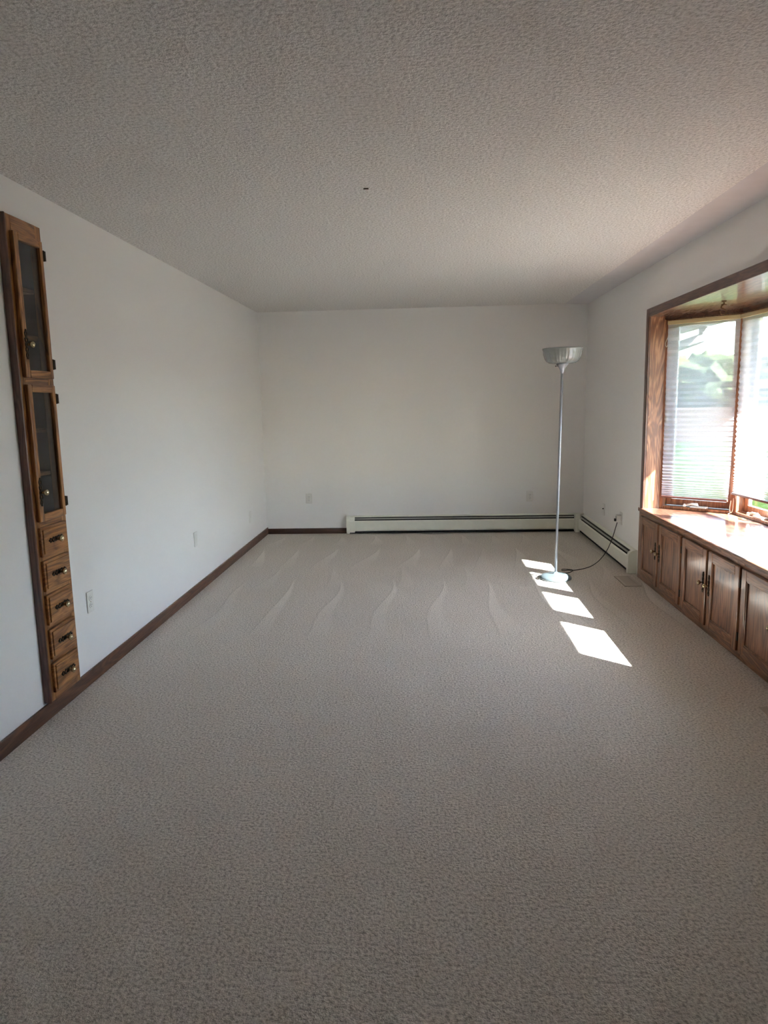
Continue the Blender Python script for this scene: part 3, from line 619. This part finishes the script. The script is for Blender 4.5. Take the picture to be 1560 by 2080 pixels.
MB().box(0.624, 0.640, 0.617, 0.642, 0.362, 0.386).build('plug', M['rubber'], lamp, bevel=0.004, label='black plug')

# ------------------------------------------------------------------ floor registers
def register(label, x0, x1, y0, y1):
    t = thing('floor_register', label, 'vent', ((x0 + x1) / 2, (y0 + y1) / 2, 0.0), group='floor registers')
    a, b = (x1 - x0) / 2, (y1 - y0) / 2; e = 0.022
    MB().box(-a, a, -b, -b + e, 0.0005, 0.007).box(-a, a, b - e, b, 0.0005, 0.007).box(-a, -a + e, -b + e, b - e, 0.0005, 0.007).box(a - e, a, -b + e, b - e, 0.0005, 0.007).build('rim', M['register'], t, bevel=0.002)
    MB().box(-a + e, a - e, -b + e, b - e, 0.0004, 0.001).build('duct_shade_sheet', M['duct_shade'], t)  # brown sheet carries the shade of the duct in its colour
    n = 18; sm_ = MB().box(-a + e, a - e, -0.0060, 0.0060, 0.002, 0.0055).mesh('slat', M['register'])
    for k in range(n):
        y = -b + e + (2 * b - 2 * e) * (k + 0.5) / n; inst(sm_, 'slat', t, (0, y, 0))
    return t
register('beige floor register beside the heater end and the seat cabinet', 3.325, 3.455, 5.385, 5.705)
register('beige floor register cut off by the photo right edge', 3.325, 3.455, 2.87, 3.195)
sp = MB().box(-0.012, 0.012, -0.003, 0.003, -0.004, 0.0); sp.build('ceiling_staple', M['hookm'], None, loc=(1.53, 3.49, H - 0.0005), label='tiny dark staple stuck in the popcorn ceiling', cat='staple')

# ------------------------------------------------------------------ outside: eave, gutter, downspout, lawn, field, trees
MB().box(W + 0.14, 4.93, -4.5, 12.0, 2.30, 2.36).build('eave', M['soffit'], kind='structure', label='white soffit of the roof overhang')
MB().prism([(-0.5, 2.60), (4.95, 2.37), (4.95, 2.40), (-0.5, 4.2)], 'y', -4.5, 12.0).build('roof', M['soffit'], kind='structure', label='house roof')
gt = thing('rain_gutter', 'pale grey rain gutter with a downspout elbow seen through the window', 'gutter', (4.98, 4.0, 2.22))
MB().prism([(-0.05, 0.0), (0.035, 0.0), (0.065, 0.05), (0.065, 0.12), (0.058, 0.12), (0.058, 0.054), (0.03, 0.008), (-0.044, 0.008), (-0.044, 0.12), (-0.05, 0.12)], 'y', -8.5, 8.0).build('trough', M['gutter'], gt)
dsp = MB().tube([(0.0, 4.42, 0.01), (0.0, 4.42, -0.08), (-0.02, 4.42, -0.12), (-0.10, 4.42, -0.15), (-0.55, 4.42, -0.30), (-1.2, 4.42, -0.52), (-1.25, 4.42, -0.60), (-1.25, 4.42, -2.7)], 0.056, 4)
dsp.build('downspout', M['gutter'], gt)
MB().add([(-60, -40, -0.6), (160, -40, -0.6), (160, 30.5, -0.6), (-60, 34, -0.6)], [(0, 1, 2, 3)]).build('ground_lawn', M['lawn'], kind='structure', label='mown green lawn outside')
MB().add([(-60, 34, -0.6), (160, 30.5, -0.6), (400, 420, -0.6), (-200, 420, -0.6)], [(0, 1, 2, 3)]).build('ground_field', M['field'], kind='structure', label='brown dry field beyond the lawn')
random.seed(4)
tb = bmesh.new()
for k in range(260):
    a = math.radians(random.uniform(2, 130)); dist = random.uniform(150, 195)
    cx_, cy_ = 1.8 + math.sin(a) * dist, math.cos(a) * dist; hgt = random.uniform(6.5, 10.5) * (dist / 170); wd_ = random.uniform(4.0, 7.5)
    mt = Matrix.Translation((cx_, cy_, -0.6 + hgt * 0.5)) @ Matrix.Diagonal((wd_, wd_, hgt * 0.55, 1))
    r = bmesh.ops.create_icosphere(tb, subdivisions=3 if 14 < math.degrees(a) < 32 else 2, radius=1.0)
    ph = random.uniform(0, 9)
    for vv in r['verts']:
        c = vv.co; kf = 1 + 0.13 * math.sin(5 * c.x + ph) * math.sin(6 * c.y + 2 * ph) + 0.12 * math.sin(9 * c.z + 7 * c.x + ph) + random.uniform(-0.07, 0.07)
        vv.co = mt @ (c * kf)
tm = bpy.data.meshes.new('tree_line'); tb.to_mesh(tm); tb.free(); tm.materials.append(M['tree'])
tl = bpy.data.objects.new('tree_line', tm); COL.objects.link(tl); finish(tl, kind='stuff', label='hazy autumn tree line beyond the brown field', cat='trees')
